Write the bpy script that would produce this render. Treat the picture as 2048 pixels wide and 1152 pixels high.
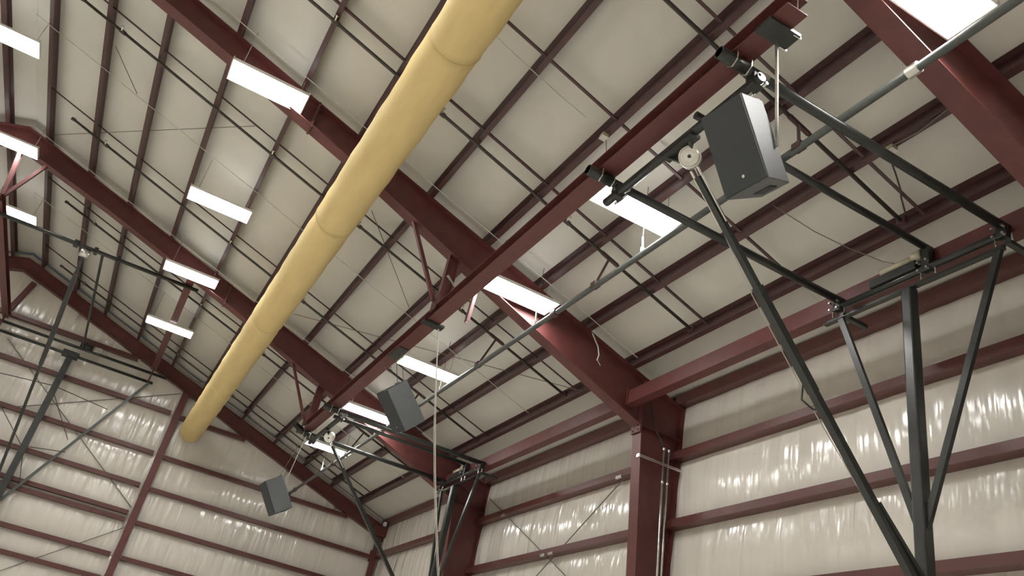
import bpy, math, random
from mathutils import Vector, Matrix

random.seed(7)
scene = bpy.context.scene
for o in list(bpy.data.objects):
    bpy.data.objects.remove(o)
COL = scene.collection

# ------------------------------------------------------------------ camera, world, exposure
ZO = 1.6                     # eye height; heights below are measured from the eye and lifted by ZO
cam_data = bpy.data.cameras.new('camera')
cam_data.sensor_width = 36.0
cam_data.lens = 36.0 * 1656.78 / 2048.0
cam_data.clip_start = 0.05
cam_data.clip_end = 200
cam = bpy.data.objects.new('camera', cam_data)
COL.objects.link(cam)
RGT = Vector((-0.46826321, -0.86272589, 0.19087589))
DWN = Vector((0.37025914, -0.38773015, -0.84414069))
FWD = Vector((0.80227036, -0.32460648, 0.50099191))
M = Matrix((RGT, -DWN, -FWD)).transposed().to_4x4()
M.translation = Vector((0, 0, ZO))
cam.matrix_world = M
scene.camera = cam

world = bpy.data.worlds.new('dim_surround')
world.use_nodes = True
world.node_tree.nodes['Background'].inputs[0].default_value = (0.6, 0.62, 0.65, 1)
world.node_tree.nodes['Background'].inputs[1].default_value = 0.02
scene.world = world

vs = scene.view_settings
vs.view_transform = 'Standard'
vs.look = 'None'
vs.gamma = 1.0
vs.use_curve_mapping = False
vs.exposure = 1.43
LAMP = 15.0                  # emission of the fixture lenses
UPL = 2.0                    # emission of the uplight strips added on the fixture tops to brighten the roof
LAMP_COL = (1.0, 0.98, 0.95)

# ------------------------------------------------------------------ materials
def nodes(name):
    m = bpy.data.materials.new(name)
    m.use_nodes = True
    nt = m.node_tree
    return m, nt, nt.nodes['Principled BSDF']

def mat(name, col, rough=0.5, metal=0.0, var=0.12, scale=6.0, bump=0.0, bscale=60.0, spec=0.5, stretch=(1, 1, 1), bdist=0.02):
    m, nt, b = nodes(name)
    b.inputs['Roughness'].default_value = rough
    b.inputs['Metallic'].default_value = metal
    b.inputs['Specular IOR Level'].default_value = spec
    tc = nt.nodes.new('ShaderNodeTexCoord')
    mp = nt.nodes.new('ShaderNodeMapping')
    mp.inputs['Scale'].default_value = stretch
    nt.links.new(tc.outputs['Object'], mp.inputs['Vector'])
    n = nt.nodes.new('ShaderNodeTexNoise')
    n.inputs['Scale'].default_value = scale
    n.inputs['Detail'].default_value = 5
    nt.links.new(mp.outputs['Vector'], n.inputs['Vector'])
    r = nt.nodes.new('ShaderNodeValToRGB')
    r.color_ramp.elements[0].position = 0.3
    r.color_ramp.elements[1].position = 0.7
    r.color_ramp.elements[0].color = tuple(c * (1 - var) for c in col) + (1,)
    r.color_ramp.elements[1].color = tuple(min(1, c * (1 + var)) for c in col) + (1,)
    nt.links.new(n.outputs['Fac'], r.inputs['Fac'])
    nt.links.new(r.outputs['Color'], b.inputs['Base Color'])
    if bump:
        n2 = nt.nodes.new('ShaderNodeTexNoise')
        n2.inputs['Scale'].default_value = bscale
        n2.inputs['Detail'].default_value = 1.5
        nt.links.new(mp.outputs['Vector'], n2.inputs['Vector'])
        bp = nt.nodes.new('ShaderNodeBump')
        bp.inputs['Strength'].default_value = bump
        bp.inputs['Distance'].default_value = bdist
        nt.links.new(n2.outputs['Fac'], bp.inputs['Height'])
        nt.links.new(bp.outputs['Normal'], b.inputs['Normal'])
    return m

M_RED = mat('red_oxide_steel', (0.112, 0.032, 0.030), 0.42, 0, 0.14, 5.0, 0.05, 40)
M_REDG = mat('red_oxide_light_gauge', (0.072, 0.030, 0.030), 0.38, 0, 0.14, 4.0, 0.05, 30)  # purlin red kept dark and dull, lens veil put into the colour
M_GIRT = mat('red_oxide_girt_paint', (0.098, 0.030, 0.026), 0.36, 0, 0.14, 4.0, 0.05, 30)
M_VINYL = mat('white_vinyl_roof_facing', (0.64, 0.628, 0.57), 0.42, 0, 0.035, 1.2, 0.25, 2.2)
M_VINYLW = mat('white_vinyl_wall_facing', (0.66, 0.63, 0.57), 0.16, 0, 0.03, 1.5, 1.0, 2.6, 0.8, (2.3, 2.3, 0.24), 0.036)
M_DECK = mat('roof_deck_backing', (0.40, 0.37, 0.31), 0.6)  # backing sheet behind the facing panels, darker than they are
M_BLACK = mat('black_painted_pipe', (0.022, 0.024, 0.022), 0.30, 0, 0.2, 8, 0.03, 60)
M_GREYP = mat('grey_galvanised_pipe', (0.075, 0.082, 0.078), 0.36, 0.1, 0.15, 10)
M_DKPIPE = mat('dark_sprinkler_pipe', (0.055, 0.045, 0.038), 0.45, 0, 0.2, 9)
M_STEEL = mat('bright_zinc_steel', (0.62, 0.61, 0.57), 0.25, 0.9, 0.1, 12)
M_CABLE = mat('pale_cable', (0.55, 0.53, 0.48), 0.5)
M_WIRE = mat('dull_steel_cable', (0.16, 0.145, 0.125), 0.5, 0.3)
M_DUCT = mat('yellow_fabric_duct_cloth', (0.68, 0.53, 0.25), 0.75, 0, 0.05, 2.0, 0.35, 7.0, 0.3, (0.5, 2, 2))
M_SPK = mat('textured_black_speaker_paint', (0.095, 0.102, 0.106), 0.42, 0, 0.1, 30, 0.12, 220)
M_GRILLE = mat('black_speaker_grille', (0.022, 0.027, 0.031), 0.55, 0, 0.1, 90, 0.3, 300)
M_WHITE = mat('white_enamel_housing', (0.78, 0.77, 0.73), 0.4, 0, 0.03)
M_FLOOR = mat('varnished_maple_floor', (0.82, 0.785, 0.72), 0.4, 0, 0.05, 3.0, 0, 1, 0.5, (0.3, 4, 1))
M_PLAIN = mat('plain_wall_liner', (0.80, 0.77, 0.70), 0.5, 0, 0.04, 1.0)
M_BEIGE = mat('beige_motor_cover', (0.42, 0.38, 0.28), 0.4)

def emis(name, col, s):
    m, nt, b = nodes(name)
    nt.nodes.remove(b)
    e = nt.nodes.new('ShaderNodeEmission')
    e.inputs['Color'].default_value = col + (1,)
    e.inputs['Strength'].default_value = s
    nt.links.new(e.outputs[0], nt.nodes['Material Output'].inputs['Surface'])
    return m
M_LAMP = emis('glowing_lamp_lens', LAMP_COL, LAMP)
M_UP = emis('added_uplight_glow', LAMP_COL, UPL)  # glow for the strips added on the fixture tops

# ------------------------------------------------------------------ mesh builder
class MB:
    def __init__(self):
        self.v = []
        self.f = []
    def quad_prism(self, c8):
        """8 corners: 0-3 one end loop, 4-7 the other"""
        b = len(self.v)
        self.v += [tuple(c) for c in c8]
        for q in ((0, 3, 2, 1), (4, 5, 6, 7), (0, 1, 5, 4), (1, 2, 6, 5), (2, 3, 7, 6), (3, 0, 4, 7)):
            self.f.append(tuple(b + i for i in q))
        return self
    def box(self, x0, x1, y0, y1, z0, z1):
        return self.quad_prism([(x0, y0, z0), (x1, y0, z0), (x1, y1, z0), (x0, y1, z0),
                                (x0, y0, z1), (x1, y0, z1), (x1, y1, z1), (x0, y1, z1)])
    def bar(self, p, q, w, h=None, up=(0, 0, 1)):
        """rectangular bar between two points, w across, h along 'up'"""
        h = h or w
        p, q = Vector(p), Vector(q)
        d = (q - p).normalized()
        u = Vector(up)
        s = d.cross(u)
        if s.length < 1e-4:
            s = d.cross(Vector((1, 0, 0)))
        s.normalize()
        u = s.cross(d).normalized()
        s *= w / 2
        u *= h / 2
        return self.quad_prism([p - s - u, p + s - u, p + s + u, p - s + u, q - s - u, q + s - u, q + s + u, q - s + u])
    def tube(self, pts, r, n=10, caps=True, rad=None):
        pts = [Vector(p) for p in pts]
        rings = []
        prev = None
        for i, p in enumerate(pts):
            if i == 0:
                d = pts[1] - p
            elif i == len(pts) - 1:
                d = p - pts[i - 1]
            else:
                d = (pts[i + 1] - p).normalized() + (p - pts[i - 1]).normalized()
            d.normalize()
            if prev is None:
                a = d.cross(Vector((0, 0, 1)))
                if a.length < 1e-3:
                    a = d.cross(Vector((1, 0, 0)))
            else:
                a = prev - d * prev.dot(d)
            a.normalize()
            prev = a
            b2 = d.cross(a)
            rr = rad[i] if rad else r
            b = len(self.v)
            for k in range(n):
                t = 2 * math.pi * k / n
                self.v.append(tuple(p + (a * math.cos(t) + b2 * math.sin(t)) * rr))
            rings.append(b)
        for i in range(len(rings) - 1):
            for k in range(n):
                self.f.append((rings[i] + k, rings[i] + (k + 1) % n, rings[i + 1] + (k + 1) % n, rings[i + 1] + k))
        if caps:
            self.f.append(tuple(rings[0] + k for k in reversed(range(n))))
            self.f.append(tuple(rings[-1] + k for k in range(n)))
        return self
    def prism_x(self, poly, x0, x1):
        """polygon of (y,z) extruded from x0 to x1"""
        b = len(self.v)
        n = len(poly)
        self.v += [(x0, y, z) for y, z in poly] + [(x1, y, z) for y, z in poly]
        self.f.append(tuple(b + i for i in range(n)))
        self.f.append(tuple(b + n + i for i in reversed(range(n))))
        for i in range(n):
            j = (i + 1) % n
            self.f.append((b + i, b + n + i, b + n + j, b + j))
        return self
    def build(self, name, m, parent=None, smooth=False, label=None, kind=None, bevel=0.0):
        off = Vector((0, 0, 0))
        p = parent
        while p is not None:
            off += p.location
            p = p.parent
        vv = [Vector((x, y, z + ZO)) - off for x, y, z in self.v]
        loc = Vector((0, 0, 0))
        if parent is None:
            lo = Vector((min(v.x for v in vv), min(v.y for v in vv), min(v.z for v in vv)))
            hi = Vector((max(v.x for v in vv), max(v.y for v in vv), max(v.z for v in vv)))
            loc = Vector(((lo.x + hi.x) / 2, (lo.y + hi.y) / 2, lo.z))
            vv = [v - loc for v in vv]
        me = bpy.data.meshes.new(name)
        me.from_pydata([tuple(v) for v in vv], [], self.f)
        me.update()
        if smooth:
            for pl in me.polygons:
                pl.use_smooth = len(pl.vertices) == 4
        me.materials.append(m)
        o = bpy.data.objects.new(name, me)
        o.location = loc
        COL.objects.link(o)
        if parent is not None:
            o.parent = parent
        if label:
            o['label'] = label
        if kind:
            o['kind'] = kind
        if bevel:
            bv = o.modifiers.new('edge', 'BEVEL')
            bv.width = bevel
            bv.segments = 2
        return o

def thing(name, label, cat, loc, group=None):
    o = bpy.data.objects.new(name, None)
    o.empty_display_size = 0.2
    o.location = Vector((loc[0], loc[1], loc[2] + ZO))
    COL.objects.link(o)
    o['label'] = label
    o['category'] = cat
    if group:
        o['group'] = group
    return o

def tag(o, label, cat, group=None):
    o['label'] = label
    o['category'] = cat
    if group:
        o['group'] = group
    return o

def ordinal(i):
    return ['first', 'second', 'third', 'fourth', 'fifth', 'sixth', 'seventh', 'eighth', 'ninth', 'tenth', 'eleventh', 'twelfth'][i]

# ------------------------------------------------------------------ main dimensions (metres, heights from the eye)
H, SL = 8.8, 1.0 / 3.0           # purlin undersides: z = H + SL*y on the right slope
YR = 4.72                        # ridge
WALL_R, WALL_L = -8.25, 2 * 4.72 + 8.25
XB, XE = -8.0, 26.4              # wall behind the camera, end wall
FLOOR = -1.6
FR = [3.51, 11.06, 18.75]        # near flange edge of each rigid frame
FW = 0.25
PUR = [4.294, 3.203, 2.18, 1.05, -0.15, -1.26, -2.65, -3.82, -4.93, -5.975, -6.97]
PUR = [y + max(-.04, min(.035, .03 * y / 2.2)) for y in PUR]
def roof(y):
    return H + SL * y if y <= YR else H + SL * (2 * YR - y)
cosr = 1 / math.sqrt(1 + SL * SL)
NRM = Vector((0, -SL, 1)).normalized()
TAN = Vector((0, -1, -SL)).normalized()

# ------------------------------------------------------------------ the setting
def struct(o):
    o['kind'] = 'structure'
    return o
struct(MB().box(XB - .2, XE + .2, WALL_R - .2, WALL_L + .2, FLOOR - .1, FLOOR).build('floor', M_FLOOR))

# roof deck and insulation facing
PH = 0.25                       # purlin height
def slab(y0, y1, x0, x1, lift, th):
    m = MB()
    a, b = roof(y0) + lift, roof(y1) + lift
    m.prism_x([(y0, a), (y1, b), (y1, b + th), (y0, a + th)], x0, x1)
    return m
dk = slab(YR, WALL_R - .1, XB, XE + .05, PH / cosr + .03, .05)
dk2 = slab(YR, WALL_L + .1, XB, XE + .05, PH / cosr + .03, .05)
base = len(dk.v)
dk.v += dk2.v
dk.f += [tuple(i + base for i in f) for f in dk2.f]
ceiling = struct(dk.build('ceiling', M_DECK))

rng = random.Random(3)
def sheet(name, parent, P, U, V, N, nu, nv, bulge, wr, m, gapu=0.004, seed=0):
    """a draped facing panel: corner P, edges U and V, bulging along N, with wrinkles"""
    r = random.Random(seed)
    ph = [r.uniform(0, 6.28) for _ in range(8)]
    fr = [r.uniform(2.0, 9.0) for _ in range(8)]
    sk = [r.uniform(-1.2, 1.2) for _ in range(8)]
    mb = MB()
    P, U, V, N = Vector(P), Vector(U), Vector(V), Vector(N)
    lu = U.length
    for j in range(nv + 1):
        t = j / nv
        for i in range(nu + 1):
            s = i / nu
            e = math.sin(math.pi * t)
            d = bulge * (e ** 0.7 if e > 0 else 0)
            w = sum(math.sin(fr[k] * s * lu * 1.6 + sk[k] * t * 2.0 + ph[k]) / (1 + .35 * k) for k in range(8))
            d += wr * w * (0.25 + 0.75 * abs(1 - 1.1 * t)) * (0.15 + e)
            edge = min(s, 1 - s) * lu
            if edge < .03:
                d -= gapu
            mb.v.append(tuple(P + U * s + V * t + N * d))
    for j in range(nv):
        for i in range(nu):
            a = j * (nu + 1) + i
            mb.f.append((a, a + 1, a + nu + 2, a + nu + 1))
    return mb.build(name, m, parent, smooth=True)

BAYS = [(XB, FR[0] + .125 - 7.6), (FR[0] + .125 - 7.6, FR[0] + .125), (FR[0] + .125, FR[1] + .125), (FR[1] + .125, FR[2] + .125), (FR[2] + .125, XE)]
ys = [YR] + PUR + [WALL_R]
sd = 0
for bi, (xa, xb) in enumerate(BAYS):
    ns = 4 if bi > 1 else 1
    for k in range(ns):
        x0 = xa + (xb - xa) * k / ns
        x1 = xa + (xb - xa) * (k + 1) / ns
        for a, b in zip(ys[:-1], ys[1:]):
            sd += 1
            P = Vector((x0, a, roof(a))) + (NRM * PH if a != YR else Vector((0, 0, PH / cosr)))
            V = Vector((x0, b, roof(b))) + NRM * PH - P
            sheet('insulation_panel', ceiling, P, (x1 - x0, 0, 0), V, -NRM, 6, 6, 0.022 if a != YR else 0.0, 0.0022, M_VINYL, 0.006, sd)
for bi, (xa, xb) in enumerate(BAYS[1:]):
    yl = [YR, 2 * YR - PUR[0], 2 * YR - PUR[1], 2 * YR - PUR[2], WALL_L]
    for a, b in zip(yl[:-1], yl[1:]):
        sd += 1
        n2 = Vector((0, SL, 1)).normalized()
        P = Vector((xa, a, roof(a))) + (n2 * PH if a != YR else Vector((0, 0, PH / cosr)))
        V = Vector((xa, b, roof(b))) + n2 * PH - P
        sheet('insulation_panel', ceiling, P, (xb - xa, 0, 0), V, -n2, 8, 4, 0.02 if a != YR else 0.0, 0.002, M_VINYL, 0.006, sd)

# right-hand side wall: backing plus draped panels between the girts
GIRT_R = [2.81, 3.98, 5.16]
wall_right = struct(MB().box(XB, XE, WALL_R - .12, WALL_R - .04, FLOOR, 6.3).build('wall_right', M_PLAIN))
lev = [FLOOR, 1.63, 2.81, 3.98, 5.16, 6.30]
for bi, (xa, xb) in enumerate(BAYS[1:]):
    ns = 4 if bi else 2
    for k in range(ns):
        x0 = xa + (xb - xa) * k / ns
        x1 = xa + (xb - xa) * (k + 1) / ns
        for a, b in zip(lev[:-1], lev[1:]):
            sd += 1
            sheet('insulation_panel', wall_right, (x1, WALL_R, b), (x0 - x1, 0, 0), (0, 0, a - b), (0, 1, 0), 40, 12, 0.055, 0.0055, M_VINYLW, 0.004, sd)

# end wall
wall_end = struct(MB().prism_x([(WALL_R, FLOOR), (WALL_L, FLOOR), (WALL_L, 6.3), (YR, roof(YR) + .2), (WALL_R, 6.3)], XE + .04, XE + .12).build('wall_end', M_PLAIN))
elev = [FLOOR, 1.4, 2.5, 3.14, 4.11, 5.12, 6.09, 7.37, 8.60, 10.6]
EY = [YR, 2.85, 1.0, -.88, -2.7, -4.55, -6.4, WALL_R]
for ya, yb in zip(EY[:-1], EY[1:]):
    for a, b in zip(elev[:-1], elev[1:]):
        zt0, zt1 = min(b, roof(ya) + .18), min(b, roof(yb) + .18)
        if zt0 <= a + .05:
            continue
        sd += 1
        top = max(zt1, a + .02)
        sheet('insulation_panel', wall_end, (XE, ya, top), (0, yb - ya, 0), (0, 0, a - top), (-1, 0, 0), 40, 12, 0.05, 0.0055, M_VINYLW, 0.004, sd)
# gable infill above the stepped panels and the far half of the end wall
MB().prism_x([(YR, FLOOR), (WALL_L, FLOOR), (WALL_L, 6.3), (YR, roof(YR) + .2)], XE, XE + .03).build('insulation_panel', M_VINYLW, wall_end)
MB().prism_x([(YR, roof(YR) - 1.2), (YR, roof(YR) + .18), (WALL_R, roof(WALL_R) + .18), (WALL_R, roof(WALL_R) - 1.2)], XE + .012, XE + .03).build('insulation_panel', M_VINYLW, wall_end)
struct(MB().box(XB, XE, WALL_L, WALL_L + .1, FLOOR, 6.35).build('wall_left', M_PLAIN))
struct(MB().prism_x([(WALL_R, FLOOR), (WALL_L, FLOOR), (WALL_L, 6.3), (YR, roof(YR) + .2), (WALL_R, 6.3)], XB - .1, XB).build('wall_back', M_PLAIN))

# ------------------------------------------------------------------ rigid frames
def depth(y):
    if y > YR:
        y = 2 * YR - y
    pts = [(-7.33, .87), (-5.0, .735), (-3.3, .62), (-1.3, .47), (1.0, .43), (2.5, .42), (YR, .50)]
    for (a, da), (b, db) in zip(pts[:-1], pts[1:]):
        if y <= b:
            return da + (db - da) * (max(y, a) - a) / (b - a)
    return .5
KN = -7.33
ZK = roof(KN) - depth(KN)
def inner(z):
    return KN - 0.092 * (ZK - z)
def strip(mb, pts, x0, x1, th):
    """flange plate following a (y,z) polyline"""
    for (ya, za), (yb, zb) in zip(pts[:-1], pts[1:]):
        d = Vector((0, yb - ya, zb - za)).normalized()
        n = Vector((0, -d.z, d.y)) * th
        mb.quad_prism([(x0, ya, za), (x1, ya, za), (x1, ya + n.y, za + n.z), (x0, ya + n.y, za + n.z),
                       (x0, yb, zb), (x1, yb, zb), (x1, yb + n.y, zb + n.z), (x0, yb + n.y, zb + n.z)])
def frame(xn, label, splice):
    t = thing('rigid_frame', label, 'steel frame', (xn + FW / 2, WALL_R + .2, FLOOR), 'red rigid frames spanning the hall')
    xw = xn + FW / 2
    yy = [YR, 2.5, 1.0, -1.3, -3.3, -5.0, KN]
    top = [(y, roof(y) - .014) for y in yy]
    bot = [(y, roof(y) - depth(y)) for y in yy]
    web = MB().prism_x(top + [(WALL_R + .06, roof(WALL_R + .06) - .014), (WALL_R + .06, ZK), (KN, ZK)] + bot[:-1][::-1], xw - .006, xw + .006)
    web.build('rafter_web', M_RED, t)
    m = MB()
    strip(m, [(YR, roof(YR) - .014), (WALL_R + .05, roof(WALL_R + .05) - .014)], xn, xn + FW, -.013)
    m.build('top_flange', M_RED, t)
    m = MB()
    strip(m, bot, xn, xn + FW, .016)
    m.build('bottom_flange', M_RED, t)
    # far slope
    yl = [2 * YR - y for y in yy]
    topl = [(y, roof(y) - .014) for y in yl]
    botl = [(y, roof(y) - depth(y)) for y in yl]
    MB().prism_x(topl + botl[::-1], xw - .006, xw + .006).build('rafter_web', M_RED, t)
    m = MB()
    strip(m, topl, xn, xn + FW, .013)
    strip(m, botl, xn, xn + FW, -.016)
    m.build('flange', M_RED, t)
    MB().box(xn, xn + FW, 2 * YR - WALL_R - .55, 2 * YR - WALL_R - .06, FLOOR, 5.6).build('column', M_RED, t)
    # right column
    MB().prism_x([(KN, ZK), (WALL_R + .06, ZK), (WALL_R + .06, FLOOR), (inner(FLOOR), FLOOR)], xw - .006, xw + .006).build('column_web', M_RED, t)
    m = MB()
    strip(m, [(KN, ZK + .10), (inner(FLOOR), FLOOR)], xn, xn + FW, .016)
    m.build('inner_flange', M_RED, t)
    MB().box(xn, xn + FW, WALL_R + .05, WALL_R + .065, FLOOR, 6.15).build('outer_flange', M_RED, t)
    MB().box(xn + .01, xw - .006, WALL_R + .065, KN - .01, ZK - .006, ZK + .006).build('stiffener_plate', M_RED, t)
    m = MB()
    strip(m, [(KN, ZK + .02), (KN - .02, roof(KN) - .02)], xn + .01, xw - .006, .012)
    m.build('stiffener_plate', M_RED, t)
    for ysp in splice:
        a, b = roof(ysp) + .02, roof(ysp) - depth(ysp) - .05
        pl = MB()
        pl.box(xn + .01, xn + FW - .01, ysp - .016, ysp + .016, b, a)
        sp = pl.build('splice_plate', M_RED, t)
        for zz in (a - .10, b + .13):
            for xx in (xn + .05, xn + FW - .05):
                MB().tube([(xx, ysp - .05, zz), (xx, ysp + .05, zz)], .012, 6).build('bolt', M_REDG, sp)
    # knee joint block with bolts
    kp = MB().box(xn - .005, xn + FW + .005, KN + .005, KN + .03, ZK - .13, ZK + .05).build('knee_plate', M_RED, t)
    for zz in (ZK - .09, ZK - .01):
        for xx in (xn + .05, xn + FW - .05):
            MB().tube([(xx, KN + .03, zz), (xx, KN + .045, zz)], .014, 6).build('bolt', M_REDG, kp)
    return t
frame(FR[0], 'tapered red rigid frame nearest the camera, behind the brightest top right light', [])
frame(FR[1], 'tapered red rigid frame in the middle, its column carrying two silver conduits', [-.52])
frame(FR[2], 'tapered red rigid frame farthest back, behind the yellow duct and mid speaker', [-.62])
# end wall rafter, post and corner post
t = thing('end_wall_frame', 'dark red rafter against the end wall with a post and a corner post', 'steel frame', (26.3, -.88, FLOOR))
m = MB()
RD = .40
for sgn in (1, -1):
    f = lambda y: (y if sgn == 1 else 2 * YR - y)
    pl = [(YR, roof(YR) - .014), (WALL_R + .05, roof(WALL_R + .05) - .014)]
    y0, y1 = YR, (WALL_R + .05)
    mm = MB().prism_x([(f(y0), roof(y0) - .014), (f(y1), roof(y1) - .014), (f(y1), roof(y1) - RD), (f(y0), roof(y0) - RD)], 26.275, 26.287)
    mm.build('rafter_web', M_RED, t)
    mm = MB()
    strip(mm, [(f(y0), roof(y0) - .014), (f(y1), roof(y1) - .014)], 26.18, 26.38, -.012 * sgn)
    mm.build('top_flange', M_RED, t)
    mm = MB()
    strip(mm, [(f(y0), roof(y0) - RD), (f(y1), roof(y1) - RD)], 26.18, 26.38, .012 * sgn)
    mm.build('bottom_flange', M_RED, t)
for yp, zt in ((-.88, roof(-.88) - RD), (-8.02, 5.9)):
    m = MB()
    m.box(26.18, 26.194, yp - .10, yp + .10, FLOOR, zt)
    m.box(26.194, 26.366, yp - .005, yp + .005, FLOOR, zt)
    m.box(26.366, 26.38, yp - .10, yp + .10, FLOOR, zt)
    m.build('post' if yp > -2 else 'corner_post', M_RED, t)
MB().box(26.05, 26.3, -8.2, -7.75, 5.75, 6.05).build('knee_plate', M_RED, t)
m = MB().bar((26.28, 4.3, 9.72), (26.28, 4.55, 8.62), .14, .14)
m.build('brace', M_RED, t)

# ------------------------------------------------------------------ purlins and girts
def zee(mb, y, x0, x1, side=1):
    n, tn = (NRM, TAN) if side == 1 else (Vector((0, SL, 1)).normalized(), Vector((0, 1, -SL)).normalized())
    p = Vector((0, y, roof(y)))
    def rect(a0, a1, h0, h1):
        c = [p + tn * a0 + n * h0, p + tn * a1 + n * h0, p + tn * a1 + n * h1, p + tn * a0 + n * h1]
        mb.quad_prism([Vector((x0, v.y, v.z)) for v in c] + [Vector((x1, v.y, v.z)) for v in c])
    rect(-.004, .004, 0, PH - .004)           # web
    rect(0, .075, 0, .006)                    # bottom flange, towards the eave
    rect(.069, .075, .006, .026)              # lip
    rect(-.075, 0, PH - .010, PH - .004)      # top flange
for i, y in enumerate(PUR):
    mb = MB()
    zee(mb, y, XB, XE)
    tag(mb.build('roof_purlin', M_REDG), 'red roof purlin, %s one down the right slope from the ridge' % ordinal(i), 'purlin', 'red purlins on the right roof slope')
for i in range(2):
    mb = MB()
    zee(mb, 2 * YR - PUR[i], XB, XE, -1)
    tag(mb.build('roof_purlin', M_REDG), 'red roof purlin at the left picture edge, %s beyond the ridge' % ordinal(i), 'purlin', 'red purlins on the far roof slope')
# eave struts, one per bay
def cee_x(mb, x0, x1, z0, z1, yi=-8.05, yo=WALL_R + .005, th=.006):
    mb.box(x0, x1, yi, yi + th, z0, z1)
    mb.box(x0, x1, yo, yi, z0, z0 + th)
    mb.box(x0, x1, yo, yi, z1 - th, z1)
BN = ['bay behind the camera', 'bay before the near frame', 'near bay right of the conduit column', 'middle bay between the two columns', 'far bay beside the end wall']
for bi, (xa, xb) in enumerate(BAYS):
    if bi < 1:
        continue
    mb = MB()
    cee_x(mb, xa + .02, xb - .02, 6.12, 6.31)
    tag(mb.build('eave_strut', M_GIRT), 'dark red eave strut on the side wall, %s' % BN[bi], 'eave strut', 'eave struts of the side wall')
    for gi, gz in enumerate(GIRT_R):
        if bi == 1 and gi < 0:
            continue
        mb = MB()
        cee_x(mb, xa + .02, xb - .02, gz - .05, gz + .078)
        tag(mb.build('wall_girt', M_GIRT), '%s red girt on the side wall, %s' % (['lowest', 'middle', 'upper'][gi], BN[bi]), 'girt', 'side wall girts')
def cee_y(mb, y0, y1, z, xi=26.2, xo=XE - .005, th=.006, h=.115):
    mb.box(xi - th, xi, y0, y1, z - h / 2, z + h / 2)
    mb.box(xi, xo, y0, y1, z - h / 2, z - h / 2 + th)
    mb.box(xi, xo, y0, y1, z + h / 2 - th, z + h / 2)
LG = [8.60, 7.37, 6.09, 5.12, 4.31, 4.11, 3.14, 2.50, 1.4]
LN = ['topmost red girt', 'second red girt from the top', 'third red girt from the top', 'fourth red girt from the top', 'upper girt of the doubled red pair', 'lower girt of the doubled red pair', 'red girt just below the doubled pair', 'lowest visible red girt', 'bottom']
for z, nm in zip(LG[:-1], LN):
    yend = max(-.70, 3 * (z + .06 - (H - RD)))
    mb = MB()
    cee_y(mb, yend, 7.4, z)
    tag(mb.build('wall_girt', M_GIRT), '%s on the end wall left of the post' % nm, 'girt', 'end wall girts left of the post')
for z, nm in zip([7.33, 6.06, 5.09, 4.11, 3.12, 2.5], ['shortest, topmost', 'second', 'third', 'fourth', 'fifth', 'lowest']):
    yend = max(-7.92, 3 * (z + .06 - (H - RD)))
    mb = MB()
    cee_y(mb, yend, -1.0, z)
    o = tag(mb.build('wall_girt', M_GIRT), '%s red girt on the end wall right of the post' % nm, 'girt', 'end wall girts right of the post')

# ------------------------------------------------------------------ carrying beams
def ibeam_x(t, x0, x1, yc, z0, z1, w, m=M_RED):
    MB().box(x0, x1, yc - .006, yc + .006, z0 + .012, z1 - .012).build('web', m, t)
    MB().box(x0, x1, yc - w / 2, yc + w / 2, z0, z0 + .012).build('bottom_flange', m, t)
    MB().box(x0, x1, yc - w / 2, yc + w / 2, z1 - .012, z1).build('top_flange', m, t)
def channel(mb, p, q, w, d):
    """channel section strut"""
    p, q = Vector(p), Vector(q)
    ax = (q - p).normalized()
    s = Vector((1, 0, 0))
    n = ax.cross(s).normalized()
    mb.bar(p - n * 0, q, w, .008, n)
    for sg in (-1, 1):
        mb.bar(p + s * sg * (w / 2 - .004) - n * d / 2, q + s * sg * (w / 2 - .004) - n * d / 2, .008, d, n)
t = thing('carrying_beam', 'long red beam hung below the frames carrying the two side backstops and speakers', 'beam', (11.2, -3.41, 5.9))
ibeam_x(t, 3.58, 19.06, -3.41, 5.90, 6.085, .225)
for xf in FR:
    xw = xf + .13
    zt = roof(-3.41) - depth(-3.41)
    m = MB()
    m.box(xw - .005, xw + .005, -3.495, -3.325, 6.085, zt + .04)
    for yf in (-3.495, -3.325):
        m.box(xw - .06, xw + .06, yf - .006, yf + .006, 6.085, zt + (.02 if yf < -3.4 else .07))
    m.build('hanger_post', M_RED, t)
    m = MB()
    channel(m, (xw - .01, -3.24, 6.15), (xw - .01, -2.55, roof(-2.55) - depth(-2.55)), .07, .05)
    m.build('diagonal_brace', M_RED, t)
    if xf != FR[0]:
        m = MB()
        m.box(xw - .12, xw + .12, -3.30, -3.285, 6.0, 6.30)
        m.build('gusset_plate', M_RED, t)
m = MB()
channel(m, (11.19, -3.87, 6.05), (11.19, -3.9, roof(-3.9) - depth(-3.9)), .10, .05)
m.build('stub_hanger', M_RED, t)
MB().bar((11.05, -3.62, 6.36), (11.05, -3.34, 6.62), .03, .03).build('turnbuckle', M_STEEL, t)

for nm, (xa, xb) in zip(['nearest, before the near frame', 'between the near and middle frames, behind the near backstop', 'between the middle and far frames', 'beyond the far frame to the end wall'],
                        [(-3.9, FR[0]), (FR[0] + FW, FR[1] + .02), (FR[1] + FW, FR[2] + .02), (FR[2] + FW, 26.1)]):
    if xa == FR[2] + FW:
        continue
    t = thing('eave_beam', 'red I-beam along the side wall, %s' % nm, 'beam', ((xa + xb) / 2, -7.08, 5.75), 'red beams along the side wall')
    ibeam_x(t, xa, xb, -7.09, 5.75, 6.0, .17)
    MB().box(xa, xb, -7.012, -7.004, 5.76, 5.99).build('face_plate', M_RED, t)
    MB().box(xb - .02, xb, -7.2, -6.97, 5.72, 6.03).build('end_plate', M_RED, t)

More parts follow.
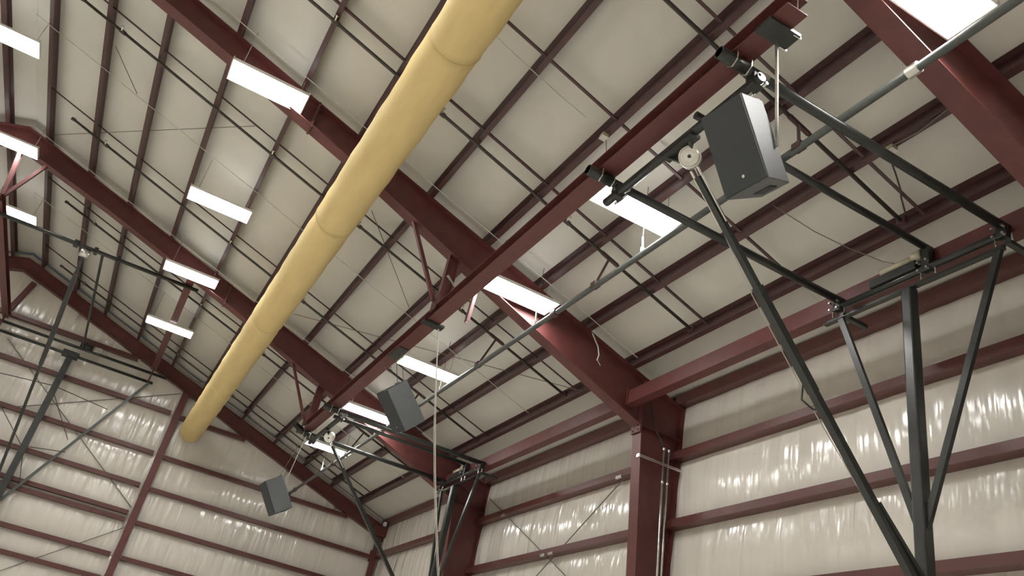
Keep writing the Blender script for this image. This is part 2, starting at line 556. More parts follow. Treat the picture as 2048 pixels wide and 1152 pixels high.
for yb, nm in ((4.50, 'left one, at the picture edge'), (.262, 'right one, behind the far lights')):
    t = thing('carrying_beam', 'red beam running to the end wall for the far backstop, %s' % nm, 'beam', (22, yb, 8.42), 'red beams of the far backstop')
    ibeam_x(t, FR[2] + .05, 26.2, yb, 8.42, 8.60, .17)
    zt = roof(yb) - depth(yb)
    m = MB()
    channel(m, (FR[2] + .12, yb + .02, 8.60), (FR[2] + .12, yb + .20, zt + .07), .17, .08)
    m.build('hanger_post', M_RED, t)
    m = MB()
    m.bar((FR[2] + .10, yb - .04, 8.60), (FR[2] + .10, yb - .45, roof(yb - .45) - depth(yb)), .07, .07)
    m.build('diagonal_brace', M_RED, t)

# ------------------------------------------------------------------ lights
def light(x, y, label, group):
    z = roof(y) - .60
    t = thing('high_bay_light', label, 'light', (x, y, z), group)
    L, W = 1.20, .51
    m = MB()
    m.quad_prism([(x - W / 2, y - L / 2, z + .02), (x + W / 2, y - L / 2, z + .02), (x + W / 2, y + L / 2, z + .02), (x - W / 2, y + L / 2, z + .02),
                  (x - W / 2 + .10, y - L / 2 + .03, z + .09), (x + W / 2 - .10, y - L / 2 + .03, z + .09), (x + W / 2 - .10, y + L / 2 - .03, z + .09), (x - W / 2 + .10, y + L / 2 - .03, z + .09)])
    m.build('housing', M_WHITE, t)
    m = MB()
    for s in (-1, 1):
        m.box(x - W / 2 - .008, x + W / 2 + .008, y + s * L / 2 - .008, y + s * L / 2 + .008, z - .012, z + .05)
        m.box(x + s * W / 2 - .008, x + s * W / 2 + .008, y - L / 2, y + L / 2, z - .012, z + .03)
    m.build('rim', M_WHITE, t)
    MB().box(x - W / 2 + .01, x + W / 2 - .01, y - L / 2 + .01, y + L / 2 - .01, z, z + .015).build('lens', M_LAMP, t)
    MB().box(x - .09, x + .09, y - .40, y + .40, z + .0905, z + .094).build('added_uplight', M_UP, t)  # glowing strip added on top of the housing to help light the roof
    for s in (-1, 1):
        m = MB()
        yy = y + s * .47
        m.tube([(x, yy, z + .09), (x, yy, roof(yy) + .12)], .007, 6)
        m.build('suspension_rod', M_STEEL, t)
    return t
GA, GB, GC = 'lights in the middle row left of the duct', 'lights in the ridge row at the left edge', 'lights in the right row beside the grey pipe'
for x, l in ((10.86, 'rectangular light in front of the middle frame, largest in the row left of the duct'),
             (14.90, 'rectangular light second in the row left of the duct'),
             (18.42, 'rectangular light before the far frame, third in the row left of the duct'),
             (22.0, 'rectangular light farthest in the row left of the duct')):
    light(x, .30, l, GA)
for x, l in ((14.78, 'rectangular light cut by the left edge, highest in the picture'),
             (18.60, 'rectangular light cut by the left edge, above the bright red brace'),
             (22.05, 'rectangular light cut by the left edge, lowest of three')):
    light(x, 4.87, l, GB)
for x, y, l in ((3.22, -4.57, 'very large bright light cut by the top right corner'),
                (7.62, -4.58, 'bright light behind the near backstop pipe beside the big speaker'),
                (10.80, -4.55, 'bright light below the crossing of red beam and middle frame'),
                (14.82, -4.60, 'light between the hanging rope and grey pipe, fourth in the right row'),
                (18.42, -4.60, 'light partly hidden by the middle speaker before the far frame'),
                (22.0, -4.68, 'farthest light in the right row, behind the far side backstop winch')):
    light(x, y, l, GC)
for x in (-.6, -4.4):  # unseen fixtures added behind the camera to balance the light
    for y in (-4.58, .30, 4.87, 9.45):
        light(x, y, 'unseen rectangular light added overhead behind the camera', 'added unseen lights behind the camera')
for x in (3.22, 7.0, 10.8, 14.8, 18.4, 22.0):  # unseen rows added over the far half for more bounced light
    for y in (9.45, 14.1):
        light(x, y, 'unseen rectangular light added over the far half of the hall, left of the picture', 'added unseen lights over the far half of the hall')
for x, y in ((3.22, .3), (7.0, .3), (3.22, 4.87), (7.0, 4.87), (10.86, 4.87)):  # unseen fixtures added overhead so the hall is lit evenly
    light(x, y, 'unseen rectangular light added overhead above the top of the picture', 'added unseen lights above the top of the picture')

# ------------------------------------------------------------------ fabric duct
DY, DZ, DR = -1.425, 6.95, .325
t = thing('fabric_duct', 'long yellow round fabric duct running to the end wall', 'duct', (12, DY, DZ - DR))
segs = [-4.0, 2.2, 6.8, 11.4, 16.0, 20.6, 25.95]
rd = random.Random(5)
for a, b in zip(segs[:-1], segs[1:]):
    m = MB()
    n = 36
    last = b == segs[-1]
    pts, rad = [], []
    for i in range(n + 1):
        s = i / n
        x = a + (b - a) * s
        pts.append((x, DY + .002 * math.sin(x * 2.1), DZ + .003 * math.sin(x * 1.3)))
        r = DR + .004 * math.sin(x * 5.3) + .003 * math.sin(x * 11.1 + 1)
        rad.append(r)
    if last:
        pts += [(b + .05, DY, DZ), (b + .09, DY, DZ), (b + .11, DY, DZ)]
        rad += [DR * .96, DR * .8, DR * .4]
    m.tube(pts, DR, 40, True, rad)
    m.build('duct_section', M_DUCT, t, smooth=True)
for b in segs[1:-1]:
    m = MB()
    m.tube([(b - .006, DY, DZ), (b, DY, DZ), (b + .006, DY, DZ)], DR, 40, True, [DR + .000, DR + .0035, DR + .000])
    m.build('zip_seam', M_DUCT, t, smooth=True)
m = MB()
m.tube([(-4, DY + .02, DZ + DR + .16), (26.2, DY + .02, DZ + DR + .16)], .006, 6)
m.build('suspension_cable', M_WIRE, t)
for i in range(20):
    x = -3 + i * 1.5
    m = MB()
    m.bar((x, DY + .02, DZ + DR - .01), (x, DY + .02, DZ + DR + .17), .05, .008)
    m.build('hook_tab', M_DUCT, t)

# ------------------------------------------------------------------ loudspeakers
def speaker(A, ex, eu, eb, label, rig, w=.44, h=.74, d=.38, ins=.075):
    A, ex, eu, eb = Vector(A), Vector(ex).normalized(), Vector(eu).normalized(), Vector(eb).normalized()
    eu = (eu - ex * eu.dot(ex)).normalized()
    eb = (eb - ex * eb.dot(ex) - eu * eb.dot(eu)).normalized()
    base = A + ex * w / 2 + eu * h
    t = thing('loudspeaker', label, 'speaker', base, 'black loudspeakers hung along the beam')
    P = lambda a, u, b: A + ex * a + eu * u + eb * b
    m = MB()
    m.quad_prism([P(0, 0, .02), P(w, 0, .02), P(w, h, .02), P(0, h, .02), P(ins, 0, d), P(w - ins, 0, d), P(w - ins, h, d), P(ins, h, d)])
    cab = m.build('cabinet', M_SPK, t, bevel=.008)
    m = MB()
    m.quad_prism([P(.006, .008, .0), P(w - .006, .008, .0), P(w - .006, h - .008, .0), P(.006, h - .008, .0), P(.006, .008, .03), P(w - .006, .008, .03), P(w - .006, h - .008, .03), P(.006, h - .008, .03)])
    gr = m.build('grille', M_GRILLE, t, bevel=.006)
    m = MB()
    m.tube([P(w * .46, h * .86, -.001), P(w * .46, h * .86, -.006)], .014, 14)
    m.build('badge', M_STEEL, gr)
    # recessed hand grip in the bottom and a bracket on top
    m = MB()
    m.quad_prism([P(w * .30, h + .001, d * .52), P(w * .70, h + .001, d * .52), P(w * .66, h + .001, d * .80), P(w * .34, h + .001, d * .80),
                  P(w * .30, h + .008, d * .52), P(w * .70, h + .008, d * .52), P(w * .66, h + .008, d * .80), P(w * .34, h + .008, d * .80)])
    m.build('hand_grip', M_GRILLE, cab, bevel=.003)
    for a in (ins + .03, w - ins - .03):
        m = MB()
        m.quad_prism([P(a - .02, -.02, d - .10), P(a + .02, -.02, d - .10), P(a + .02, .01, d - .10), P(a - .02, .01, d - .10),
                      P(a - .02, -.02, d - .02), P(a + .02, -.02, d - .02), P(a + .02, .01, d - .02), P(a - .02, .01, d - .02)])
        m.build('fly_point', M_SPK, cab)
    rig(t, P, w, h, d, ins)
    return t
def rig_near(t, P, w, h, d, ins):
    p = P(ins + .03, .0, d)
    MB().bar((3.915, -3.50, 5.885), (3.94, -3.57, 4.72), .022, .022).build('suspension_rod', M_STEEL, t)
    m = MB().box(3.75, 3.95, -3.62, -3.28, 5.862, 5.897)
    m.build('clamp_plate', M_BLACK, t)
    MB().box(3.76, 3.772, -3.632, -3.55, 5.852, 5.87).build('clamp_rail', M_STEEL, t)
    MB().box(3.93, 3.942, -3.632, -3.55, 5.852, 5.87).build('clamp_rail', M_STEEL, t)
def rig_mid(t, P, w, h, d, ins):
    for a in (ins + .03, w - ins - .03):
        p = P(a, -.01, d - .06)
        MB().tube([tuple(p), (p.x - .05, -3.41, 5.9)], .006, 6).build('suspension_cable', M_WIRE, t)
    MB().box(12.65, 13.2, -3.5, -3.32, 5.885, 5.9).build('clamp_plate', M_BLACK, t)
def rig_far(t, P, w, h, d, ins):
    p = P(w - ins - .02, h * .35, d)
    MB().tube([tuple(p), (18.98, -3.47, 5.9)], .008, 6).build('suspension_cable', M_CABLE, t)
    p = P(ins + .03, -.01, d - .06)
    MB().tube([tuple(p), (18.9, -3.42, 5.9)], .006, 6).build('suspension_cable', M_WIRE, t)
    MB().box(18.8, 19.02, -3.52, -3.3, 5.884, 5.899).build('clamp_plate', M_BLACK, t)
speaker((3.842, -3.081, 4.939), (0.996, 0.092, 0.014), (0.057, -0.487, -0.872), (0.073, -0.869, 0.490), 'big black loudspeaker hanging nearest, beside the silver winch', rig_near)
speaker((12.715, -3.34, 5.087), (0.989, 0.086, 0.124), (0.148, -0.706, -0.693), (-0.028, -0.703, 0.711), 'grey-sided loudspeaker hanging mid-way, in front of the far frame', rig_mid, .46, .76, .46, .07)
speaker((19.174, -2.931, 4.613), (0.998, 0.056, -0.028), (0.011, -0.592, -0.806), (0.061, -0.804, 0.592), 'small far loudspeaker seen against the end wall', rig_far, .46, .76, .46, .07)

# ------------------------------------------------------------------ side backstops
def clamp(mb, p, r=.07, ax='y'):
    x, y, z = p
    if ax == 'y':
        mb.box(x - r, x + r, y - .03, y + .03, z - r, z + r)
    else:
        mb.box(x - .03, x + .03, y - r, y + r, z - r, z + r)
def backstop(dx, label, mast_dx=0.0, sleeve=True):
    X = lambda a: a + dx
    t = thing('basketball_backstop', label, 'backstop', (X(5.44), -6.95, 5.5), 'side backstops of black pipe')
    for xp, nm in ((4.28, 'cross_pipe'), (6.44, 'cross_pipe')):
        MB().tube([(X(xp), -3.17, 5.825), (X(xp), -7.12, 5.825)], .05, 14).build(nm, M_BLACK, t, smooth=True)
        m = MB()
        m.tube([(X(xp), -3.17, 5.825), (X(xp), -3.50, 5.825)], .062, 14)
        m.build('sleeve', M_BLACK, t, smooth=True)
        for yy in (-3.33, -3.49):
            m = MB()
            m.tube([(X(xp) - .075, yy, 5.92), (X(xp) - .066, yy, 5.80), (X(xp), yy, 5.752), (X(xp) + .066, yy, 5.80), (X(xp) + .075, yy, 5.92)], .007, 6)
            m.build('u_bolt', M_STEEL, t)
        m = MB()
        m.box(X(xp) - .055, X(xp) + .055, -3.66, -3.53, 5.65, 5.80)
        pc = m.build('pipe_clamp', M_BLACK, t, bevel=.01)
        for s in (-1, 1):
            MB().tube([(X(xp) + s * .06, -3.56, 5.72), (X(xp) + s * .10, -3.56, 5.72)], .016, 8).build('clamp_bolt', M_STEEL, pc)
            MB().tube([(X(xp) + s * .06, -3.64, 5.66), (X(xp) + s * .11, -3.64, 5.66)], .016, 8).build('clamp_bolt', M_STEEL, pc)
        MB().tube([(X(xp) - .05, -3.66, 5.80), (X(xp) - .07, -3.68, 5.77)], .03, 10).build('clamp_cap', M_STEEL, pc)
    MB().tube([(X(5.17), -3.62, 5.99), (X(5.17), -7.0, 5.99)], .042, 14).build('centre_pipe', M_BLACK, t, smooth=True)
    MB().tube([(X(4.18), -3.585, 5.71), (X(6.66), -3.585, 5.71)], .05, 14).build('front_pipe', M_BLACK, t, smooth=True)
    # winch
    wc = Vector((X(5.30), -3.70, 5.56))
    ax = Vector((-.62, .55, -.56)).normalized() if dx < 1 else Vector((-.8, .3, -.5)).normalized()
    m = MB()
    m.tube([wc - ax * .11, wc + ax * .07, wc + ax * .09], .10, 20, True, [.10, .10, .092])
    for k in range(4):
        q = wc - ax * (.08 - .045 * k)
        m.tube([q - ax * .008, q + ax * .008], .112, 20)
    wd = m.build('winch_drum', M_STEEL, t, smooth=True)
    MB().tube([wc + ax * .09, wc + ax * .10], .05, 16).build('drum_cap', M_WHITE, wd)
    MB().tube([wc + ax * .10, wc + ax * .112], .018, 8).build('drum_hub', M_BLACK, wd)
    m = MB()
    m.box(X(5.08), X(5.56), -3.64, -3.52, 5.62, 5.66)
    m.bar((X(5.55), -3.56, 5.68), (X(5.40), -3.66, 5.56), .03, .05)
    m.bar((X(5.16), -3.56, 5.68), (X(5.22), -3.66, 5.58), .03, .05)
    m.build('winch_bracket', M_BLACK, t)
    # stay from winch to foot of the mast
    s0, s1 = Vector((X(5.30), -3.76, 5.45)), Vector((X(5.46), -6.80, 2.30))
    f = lambda a: s0.lerp(s1, a)
    for o in (-.05, .05):
        MB().bar(f(0) + Vector((o, 0, 0)), f(.14) + Vector((o, 0, 0)), .018, .018).build('stay_link', M_STEEL, t)
    MB().bar(f(.02), f(.52), .062, .062, (1, 0, 0)).build('stay_tube', M_BLACK, t)
    MB().bar(f(.30), f(.56), .085, .085, (1, 0, 0)).build('stay_sleeve', M_BLACK, t)
    MB().bar(f(.50), f(1.06), .075, .075, (1, 0, 0)).build('stay_tube', M_BLACK, t)
    MB().bar(f(.82) + Vector((-.02, -.06, 0)), f(1.06) + Vector((-.05, -.12, 0)), .04, .04, (1, 0, 0)).build('stay_link', M_BLACK, t)
    m = MB()
    a, b = f(.54), f(.60)
    m.tube([a + Vector((.05, .03, 0)), a.lerp(b, .5) + Vector((.12, .06, -.02)), b + Vector((.08, .04, 0)), b], .010, 6)
    m.build('latch_loop', M_BLACK, t)
    MB().tube([wc, f(.3) + Vector((.10, .02, .02)), f(.62) + Vector((.10, .02, .02)), f(1.0) + Vector((.02, 0, 0))], .006, 6).build('lift_cable', M_CABLE, t)
    # header at the side wall beam
    MB().tube([(X(4.22), -6.93, 5.72), (X(6.50), -6.93, 5.72)], .042, 12).build('header_pipe', M_BLACK, t, smooth=True)
    m = MB()
    m.box(X(4.30), X(6.68), -6.985, -6.915, 5.555, 5.565)
    m.box(X(4.30), X(6.68), -6.985, -6.978, 5.555, 5.635)
    m.build('header_angle', M_BLACK, t)
    for xp in (4.28, 5.17, 6.44):
        zp = 5.825 if xp != 5.17 else 5.99
        m = MB()
        m.box(X(xp) - .055, X(xp) + .055, -6.985, -6.885, 5.665, zp + .005)
        pc = m.build('pipe_clamp', M_BLACK, t, bevel=.01)
        for sx in (-1, 1):
            for zz in (5.66, 5.76):
                MB().tube([(X(xp) + sx * .055, -6.87, zz), (X(xp) + sx * .055, -6.82, zz)], .014, 8).build('clamp_bolt', M_STEEL, pc)
            MB().tube([(X(xp) + sx * .09, -6.93, 5.60), (X(xp) + sx * .09, -6.93, 5.68)], .012, 8).build('clamp_bolt', M_STEEL, pc)
    for xp in (4.28, 6.44):
        MB().bar((X(xp) - .04, -6.93, 5.60), (X(xp) - .04, -7.35, 5.60), .06, .05).build('tie_bracket', M_BLACK, t)
    mbed = MB().box(X(5.28), X(5.92), -6.99, -6.86, 5.74, 5.85).build('motor_bed', M_BLACK, t, bevel=.01)
    m = MB().tube([(X(5.34), -6.92, 5.91), (X(5.78), -6.92, 5.91)], .045, 14)
    m.build('motor', M_BEIGE, mbed, smooth=True)
    MB().tube([(X(5.22), -6.92, 5.92), (X(5.34), -6.92, 5.92)], .065, 14).build('motor_head', M_BEIGE, mbed, smooth=True)
    xm = X(5.44) + mast_dx
    MB().bar((xm, -6.95, 5.56), (xm, -6.95, .7), .135, .135, (0, 1, 0)).build('mast', M_BLACK, t, bevel=.02)
    MB().bar((X(6.42), -6.95, 5.56), (xm + .03, -6.95, 2.80), .075, .05, (0, 1, 0)).build('mast_brace', M_BLACK, t)
    MB().bar((X(4.34), -6.95, 5.60), (xm - .03, -6.95, 2.80), .075, .05, (0, 1, 0)).build('mast_brace', M_BLACK, t)
    return t
backstop(0.0, 'near black pipe basketball backstop with silver winch and tall mast at right')
backstop(12.3, 'second black pipe basketball backstop farther along the side wall', .2)

# ------------------------------------------------------------------ end backstop
t = thing('basketball_backstop', 'dark pipe backstop hung before the end wall at far left', 'backstop', (26.0, 2.5, 3.0))
XM = 26.02
fp = MB().tube([(19.3, 4.85, 8.365), (19.3, .02, 8.37)], .045, 12).build('front_pipe', M_BLACK, t, smooth=True)
MB().tube([(XM, 4.75, 8.245), (XM, -.18, 8.245)], .042, 10).build('header_pipe', M_BLACK, t, smooth=True)
MB().tube([(XM, 4.75, 7.965), (XM, .12, 7.965)], .042, 10).build('header_pipe', M_BLACK, t, smooth=True)
for yy in (4.5, .262):
    MB().bar((XM, yy, 7.94), (XM, yy, 8.42), .08, .05, (0, 1, 0)).build('drop_bracket', M_RED, t)
mh = MB().box(XM - .13, XM + .1, 2.28, 2.72, 7.88, 8.05).build('mast_head', M_BLACK, t)
MB().bar((XM, 2.48, 7.9), (XM, 2.48, 1.0), .17, .17, (0, 1, 0)).build('mast', M_BLACK, t)
MB().tube([(19.3, 2.22, 8.34), (XM, 2.28, 8.25)], .032, 10).build('centre_pipe', M_BLACK, t, smooth=True)
st = MB().bar((19.36, 2.58, 8.18), (25.95, 2.51, 2.3), .065, .065).build('stay_tube', M_BLACK, t)
MB().bar((19.7, 2.575, 7.88), (21.6, 2.555, 6.18), .095, .095).build('stay_sleeve', M_BLACK, st)
wd = MB().tube([(19.28, 2.66, 8.21), (19.28, 2.46, 8.21)], .10, 14).build('winch_drum', M_STEEL, t, smooth=True)
for y0, y1 in ((2.76, 2.86), (2.34, 2.42), (1.85, 1.92)):
    MB().box(19.22, 19.38, y0, y1, 8.30, 8.43).build('pipe_clamp', M_BLACK, fp)
mo = MB().tube([(XM, 2.38, 8.34), (XM, 2.02, 8.34)], .09, 12).build('motor', M_BLACK, t, smooth=True)
MB().box(XM - .07, XM + .07, 1.78, 1.98, 8.26, 8.42).build('motor_head', M_STEEL, mo)
for yy in (.22, 4.65):
    MB().bar((XM, yy, 7.95), (XM, 2.48, 3.5), .075, .05, (1, 0, 0)).build('mast_brace', M_GREYP, t)
K = 26.0 / 25.02
for p, q in (((25.02, 2.42, 6.7), (25.02, .92, 6.55)), ((25.02, 2.42, 6.7), (25.02, 3.9, 6.55)), ((25.02, 2.42, 6.62), (25.02, 1.5, 5.45)),
             ((25.02, 2.42, 4.95), (25.02, 1.42, 5.12)), ((25.02, 2.38, 4.9), (25.02, 2.1, 4.1)), ((25.02, 2.45, 4.95), (25.02, 3.5, 5.9))):
    MB().tube([Vector(p) * K, Vector(q) * K], .012, 6).build('tie_rod', M_DKPIPE, t)

# ------------------------------------------------------------------ sprinkler pipework
BX = [5.42, 9.30, 13.12, 17.0, 20.85, 24.9]
bl = ['nearest, above the big speaker', 'second, crossing over the near duct end', 'third, just past the middle frame', 'fourth, before the far frame', 'fifth, behind the far frame', 'sixth, beside the end wall']
for i, x in enumerate(BX):
    t = thing('sprinkler_branch', 'dark sprinkler branch pipe down the roof slope, %s' % bl[i], 'pipe', (x, -1.5, roof(-1.5) - .07), 'sprinkler branch pipes under the purlins')
    a, b = 3.69, -6.86
    MB().tube([(x, a, roof(a) - .05), (x, b, roof(b) - .05)], .026, 10).build('pipe', M_DKPIPE, t, smooth=True)
    m = MB()
    m.tube([(x, a + .03, roof(a) - .05), (x, a - .05, roof(a) - .06)], .036, 10)
    m.build('end_cap', M_DKPIPE, t)
    for yy in (-2.08, 2.9, -.2, -4.4):
        m = MB()
        m.tube([(x, yy + .05, roof(yy + .05) - .05), (x, yy - .05, roof(yy - .05) - .05)], .038, 10)
        m.build('coupling', M_DKPIPE, t)
        m = MB()
        m.tube([(x - .03, yy + .02, roof(yy) - .05), (x - .10, yy + .02, roof(yy) - .02)], .014, 8)
        m.tube([(x - .10, yy + .02, roof(yy) - .02), (x - .11, yy + .02, roof(yy) - .015)], .028, 8)
        m.build('sprinkler_head', M_STEEL, t)
    m = MB()
    m.box(x - .06, x + .06, b - .03, b + .02, roof(b) - .09, roof(b) + .01)
    m.build('end_clip', M_REDG, t)
t = thing('sprinkler_main', 'long grey sprinkler main pipe running beneath the right row of lights', 'pipe', (10, -4.83, 6.1))
PY, PZ = -4.83, 6.145
MB().tube([(-3, PY, PZ), (25.95, PY, PZ)], .042, 14).build('pipe', M_GREYP, t, smooth=True)
m = MB()
m.tube([(25.95, PY, PZ), (26.04, PY, PZ - .01), (26.09, PY, PZ - .08), (26.09, PY, PZ - .30)], .045, 12)
m.build('elbow', M_DKPIPE, t, smooth=True)
for x in (3.6, 10.0, 16.3, 21.5, 25.4):
    MB().tube([(x - .06, PY, PZ), (x + .06, PY, PZ)], .06, 12).build('coupling', M_REDG if x != 3.6 else M_STEEL, t)
for x in BX[:-1]:
    yb = -5.22
    m = MB()
    m.tube([(x, yb, roof(yb) - .06), (x - .42, PY, PZ + .04)], .02, 8)
    m.build('sway_brace', M_REDG, t)
    m = MB()
    m.tube([(x, yb - .16, roof(yb - .16) - .05), (x, yb + .14, roof(yb + .14) - .05)], .034, 8)
    m.build('brace_clamp', M_REDG, t)
    MB().box(x - .48, x - .36, PY - .05, PY + .05, PZ - .02, PZ + .055).build('pipe_clip', M_REDG, t)
for x in (7.75, 10.62, 14.4, 18.2, 22.6):
    m = MB()
    m.bar((x, PY + .01, PZ + .03), (x, PY + .01, PZ + .10), .05, .02)
    m.bar((x, PY + .01, PZ + .10), (x, PY + .03, PZ + .26), .018, .018)
    ph = m.build('pipe_hanger', M_WHITE, t)
    MB().tube([(x, PY + .03, PZ + .26), (x, PY + .05, roof(PY) + .05)], .005, 6).build('hanger_rod', M_WIRE, ph)

# ------------------------------------------------------------------ bridging and sag rods between purlins
yl = PUR
for i, (x, rr, nm) in enumerate([(5.22, .020, 'beside the nearest sprinkler branch'), (9.08, .020, 'beside the second sprinkler branch'), (12.88, .012, 'beside the third sprinkler branch'),
                                 (16.72, .012, 'beside the fourth sprinkler branch'), (20.6, .013, 'beside the fifth sprinkler branch'), (24.6, .013, 'beside the sixth sprinkler branch'), (7.27, .02, 'half way between the near and middle frames')]):
    t = thing('purlin_bridging', 'line of thin red bridging angles between purlins, %s' % nm, 'bridging', (x, -1.0, roof(-1.0)), 'lines of bridging between the purlins')
    for a, b in zip(yl[:-1], yl[1:]):
        if x < 6 and a > -1:
            continue
        m = MB()
        p, q = Vector((x, a, roof(a) + .06)), Vector((x, b, roof(b) + .06))
        m.bar(p, q, rr * 2, .006, NRM)
        m.bar(p + NRM * rr, q + NRM * rr, .006, rr * 2, NRM)
        m.build('bridging_angle', M_REDG, t)
for x, nm in ((10.78, 'before the middle frame'), (18.60, 'before the far frame'), (14.6, 'between the middle and far frames'), (21.75, 'in the far bay'), (7.53, 'in the near bay')):
    pts = []
    for k in range(25):
        y = 4.6 - k * (4.6 + 6.9) / 24
        pts.append((x + .012 * math.sin(k * 1.7), y, roof(y) - .012))
    if x == 7.53:
        pts = [p for p in pts if p[1] > -3.9]
    tag(MB().tube(pts, .0075, 6).build('ceiling_cable', M_CABLE), 'thin pale cable clipped across the purlins, %s' % nm, 'cable', 'pale cables across the purlins')
for p, q, nm in (((18.37, 4.14), (12.87, .28), 'crossing left of the duct'), ((17.96, -2.1), (12.66, -7.1), 'crossing right of the duct above the middle speaker'),
                 ((12.57, -2.11), (14.4, -3.75), 'short one between duct and red beam'), ((13.77, 3.02), (14.62, 2.47), 'short faint one near the top left')):
    tag(MB().tube([(p[0], p[1], roof(p[1]) + .03), (q[0], q[1], roof(q[1]) + .03)], .007, 6).build('roof_brace_cable', M_WIRE), 'thin roof bracing cable, %s' % nm, 'cable', 'roof bracing cables')

# ------------------------------------------------------------------ wall bracing rods
for p, q, nm in (((18.5, -8.14, 5.72), (12.6, -8.14, 2.62), 'falling to the right from the far column'), ((12.3, -8.14, 5.30), (17.2, -8.14, 2.58), 'rising to the conduit column')):
    t = thing('wall_brace_rod', 'steel cross-bracing rod on the side wall, %s' % nm, 'brace rod', ((p[0] + q[0]) / 2, -8.14, 2.6), 'cross-bracing rods of the side wall')
    MB().tube([p, q], .011, 8).build('rod', M_WIRE, t)
    P, Q = Vector(p), Vector(q)
    for gz in (5.10, 3.93):
        a = (gz - p[2]) / (q[2] - p[2])
        c = P.lerp(Q, a)
        MB().box(c.x - .09, c.x + .09, -8.06, -8.02, gz - .02, gz + .03).build('clip', M_STEEL, t)
for p, q, nm in (((26.3, -.76, 8.05), (26.3, 4.6, 5.45), 'rising to the right to the post top'), ((26.3, 4.2, 7.9), (26.3, -.73, 4.47), 'falling to the right behind the far backstop'), ((26.3, -.76, 3.9), (26.3, 3.6, .55), 'low one rising to the post')):
    tag(MB().tube([p, q], .012, 6).build('wall_brace_rod', M_WIRE), 'thin bracing rod on the end wall, %s' % nm, 'brace rod', 'bracing rods of the end wall')

# ------------------------------------------------------------------ conduits on the middle column
for i, (ya, yb, nm) in enumerate(((-7.80, -7.92, 'left'), (-7.905, -8.00, 'right'))):
    t = thing('conduit', 'silver vertical conduit on the middle column, %s one of the pair' % nm, 'conduit', (11.02, yb, FLOOR), 'silver conduits on the column')
    zt = 5.21
    MB().tube([(11.02, ya, zt), (11.02, yb, 3.1), (11.02, yb - .05, FLOOR)], .021, 12).build('tube', M_STEEL, t, smooth=True)
    for zz in (4.62, 5.19):
        m = MB()
        a = (zt - zz) / (zt - 3.1)
        y = ya + (yb - ya) * a
        m.tube([(11.02, y, zz - .02), (11.02, y, zz + .02)], .028, 12)
        m.build('coupling', M_STEEL, t)
    if i == 0:
        MB().tube([(11.03, ya, zt), (11.06, ya + .06, zt + .16), (11.10, ya + .20, 5.55), (11.12, ya + .28, 5.95)], .013, 8).build('flex_whip', M_BLACK, t)
tag(MB().box(10.985, 10.998, WALL_R + .08, -7.32, 4.895, 4.915).box(10.985, 10.998, WALL_R + .08, -7.32, 4.925, 4.940).box(10.98, 11.06, -7.33, -7.30, 4.89, 4.945).build('conduit_strut', M_STEEL),
    'thin horizontal strut holding the conduits across the middle column', 'strut')

# ------------------------------------------------------------------ ropes and small hardware
t = thing('hoist_rope', 'long pale rope hanging from a clamp on the red beam', 'rope', (12.2, -4.81, 2.4))
P0, P1 = Vector((11.40, -3.53, 5.86)), Vector((12.20, -4.81, 2.39))
pts = []
for k in range(17):
    a = k / 12
    q = P0.lerp(P1, a)
    q.y += .06 * math.sin(min(1, a) * math.pi)
    pts.append(tuple(q))
MB().tube(pts, .008, 8).build('rope', M_CABLE, t)
MB().tube([tuple(Vector(p) + Vector((.02, .015, 0)) * min(1, i / 5)) for i, p in enumerate(pts)], .006, 6).build('tail_rope', M_CABLE, t)
m = MB().box(11.32, 11.48, -3.60, -3.25, 5.86, 5.898)
m.build('beam_clamp', M_BLACK, t)
MB().tube([(11.40, -3.54, 5.84), (11.40, -3.54, 5.98)], .02, 8).build('shackle', M_STEEL, t)
tag(MB().tube([(18.9, -3.1, 6.0), (19.15, -3.6, 5.86)], .07, 12).build('beam_end_clamp', M_BLACK), 'black clamp at the far end of the long red beam', 'clamp')
t = thing('eave_junction_box', 'tiny pale junction box on the eave strut in the far corner', 'junction box', (25.7, -7.95, 6.0))  # plain small box on a back plate
MB().box(25.66, 25.76, -8.0, -7.9, 6.0, 6.12).build('box', M_WHITE, t)
MB().box(25.64, 25.78, -8.02, -7.99, 5.98, 6.14).build('back_plate', M_BLACK, t)
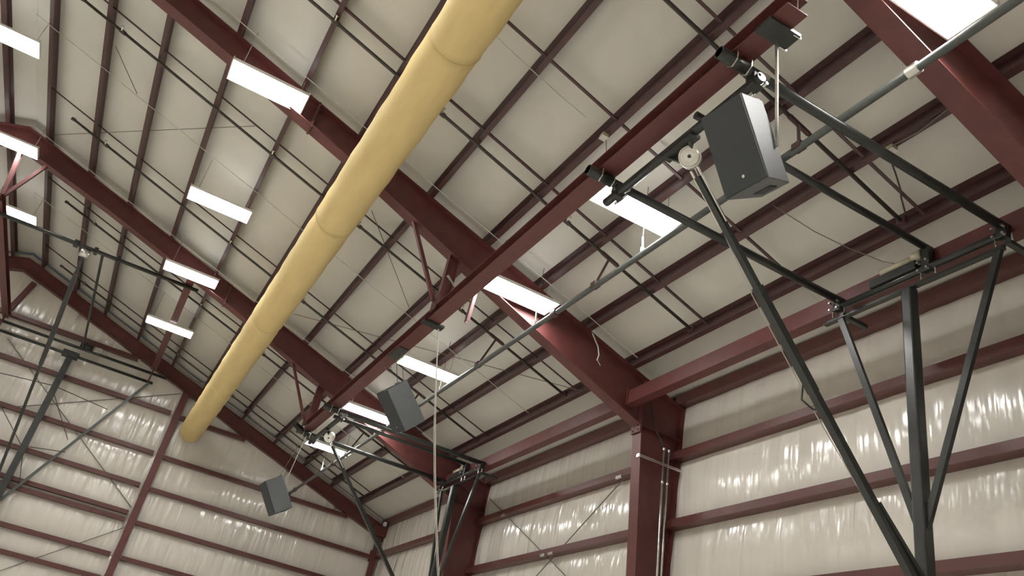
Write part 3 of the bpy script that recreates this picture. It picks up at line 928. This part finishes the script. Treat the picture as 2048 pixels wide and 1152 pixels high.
# small electrical bits under the near purlins
def jbox(loc, label):
    x, y, z = loc
    t = thing('junction_box', label, 'junction box', loc, 'small junction boxes on the purlins')
    b = MB().box(x - .05, x + .05, y - .045, y + .045, z - .03, z + .03).build('box', M_BEIGE, t, bevel=.006)
    MB().box(x - .055, x + .055, y - .05, y + .05, z - .036, z - .031).build('cover', M_CABLE, b)
    return t
jbox((4.86, -6.05, roof(-6.05) - .035), 'small junction box on a purlin near the top right, feeding a wavy cable')
jbox((7.54, -3.86, roof(-3.86) - .035), 'small pale junction box under a purlin left of the big speaker')
tag(MB().tube([(4.90, -6.10, 6.74), (5.0, -6.23, 6.71), (5.06, -6.36, 6.66), (5.16, -6.55, 6.60), (5.22, -6.62, 6.59), (5.35, -6.85, 6.52)], .010, 8).build('power_whip', M_DKPIPE),
    'short dark wavy cable between two purlins near the top right', 'cable')
tag(MB().tube([(4.82, -6.03, roof(-6.03) - .03), (4.5, -6.05, roof(-6.05) - .03), (4.06, -6.0, roof(-6.0) - .02), (3.8, -6.0, roof(-6.0) - .01)], .009, 8).build('purlin_conduit', M_WIRE),
    'thin conduit along a purlin from the top right junction box to the near frame', 'conduit')
tag(MB().tube([(7.54, -3.9, 7.45), (7.60, -3.95, 7.40), (7.69, -4.03, 7.32)], .006, 6).build('cable_tail', M_WIRE), 'short wire tail hanging from the pale junction box', 'cable')
tag(MB().tube([(6.51, -5.87, 6.80), (6.27, -6.35, 6.50), (6.0, -6.62, 6.25), (5.7, -6.85, 6.02), (5.56, -6.92, 5.95)], .006, 6).build('motor_cable', M_WIRE), 'thin slack cable from the roof to the near backstop motor', 'cable')
t = thing('cable_loop', 'pale loop of slack wire hanging on the middle frame by the side wall', 'cable', (11.0, -6.3, 6.2))
MB().tube([(11.075, -6.12, 6.752), (11.04, -6.18, 6.62), (11.02, -6.24, 6.52), (11.0, -6.27, 6.36), (11.0, -6.25, 6.25)], .012, 6).build('bundle', M_CABLE, t)
MB().tube([(11.0, -6.25, 6.27), (11.0, -6.33, 6.18)], .006, 6).build('tail', M_CABLE, t)
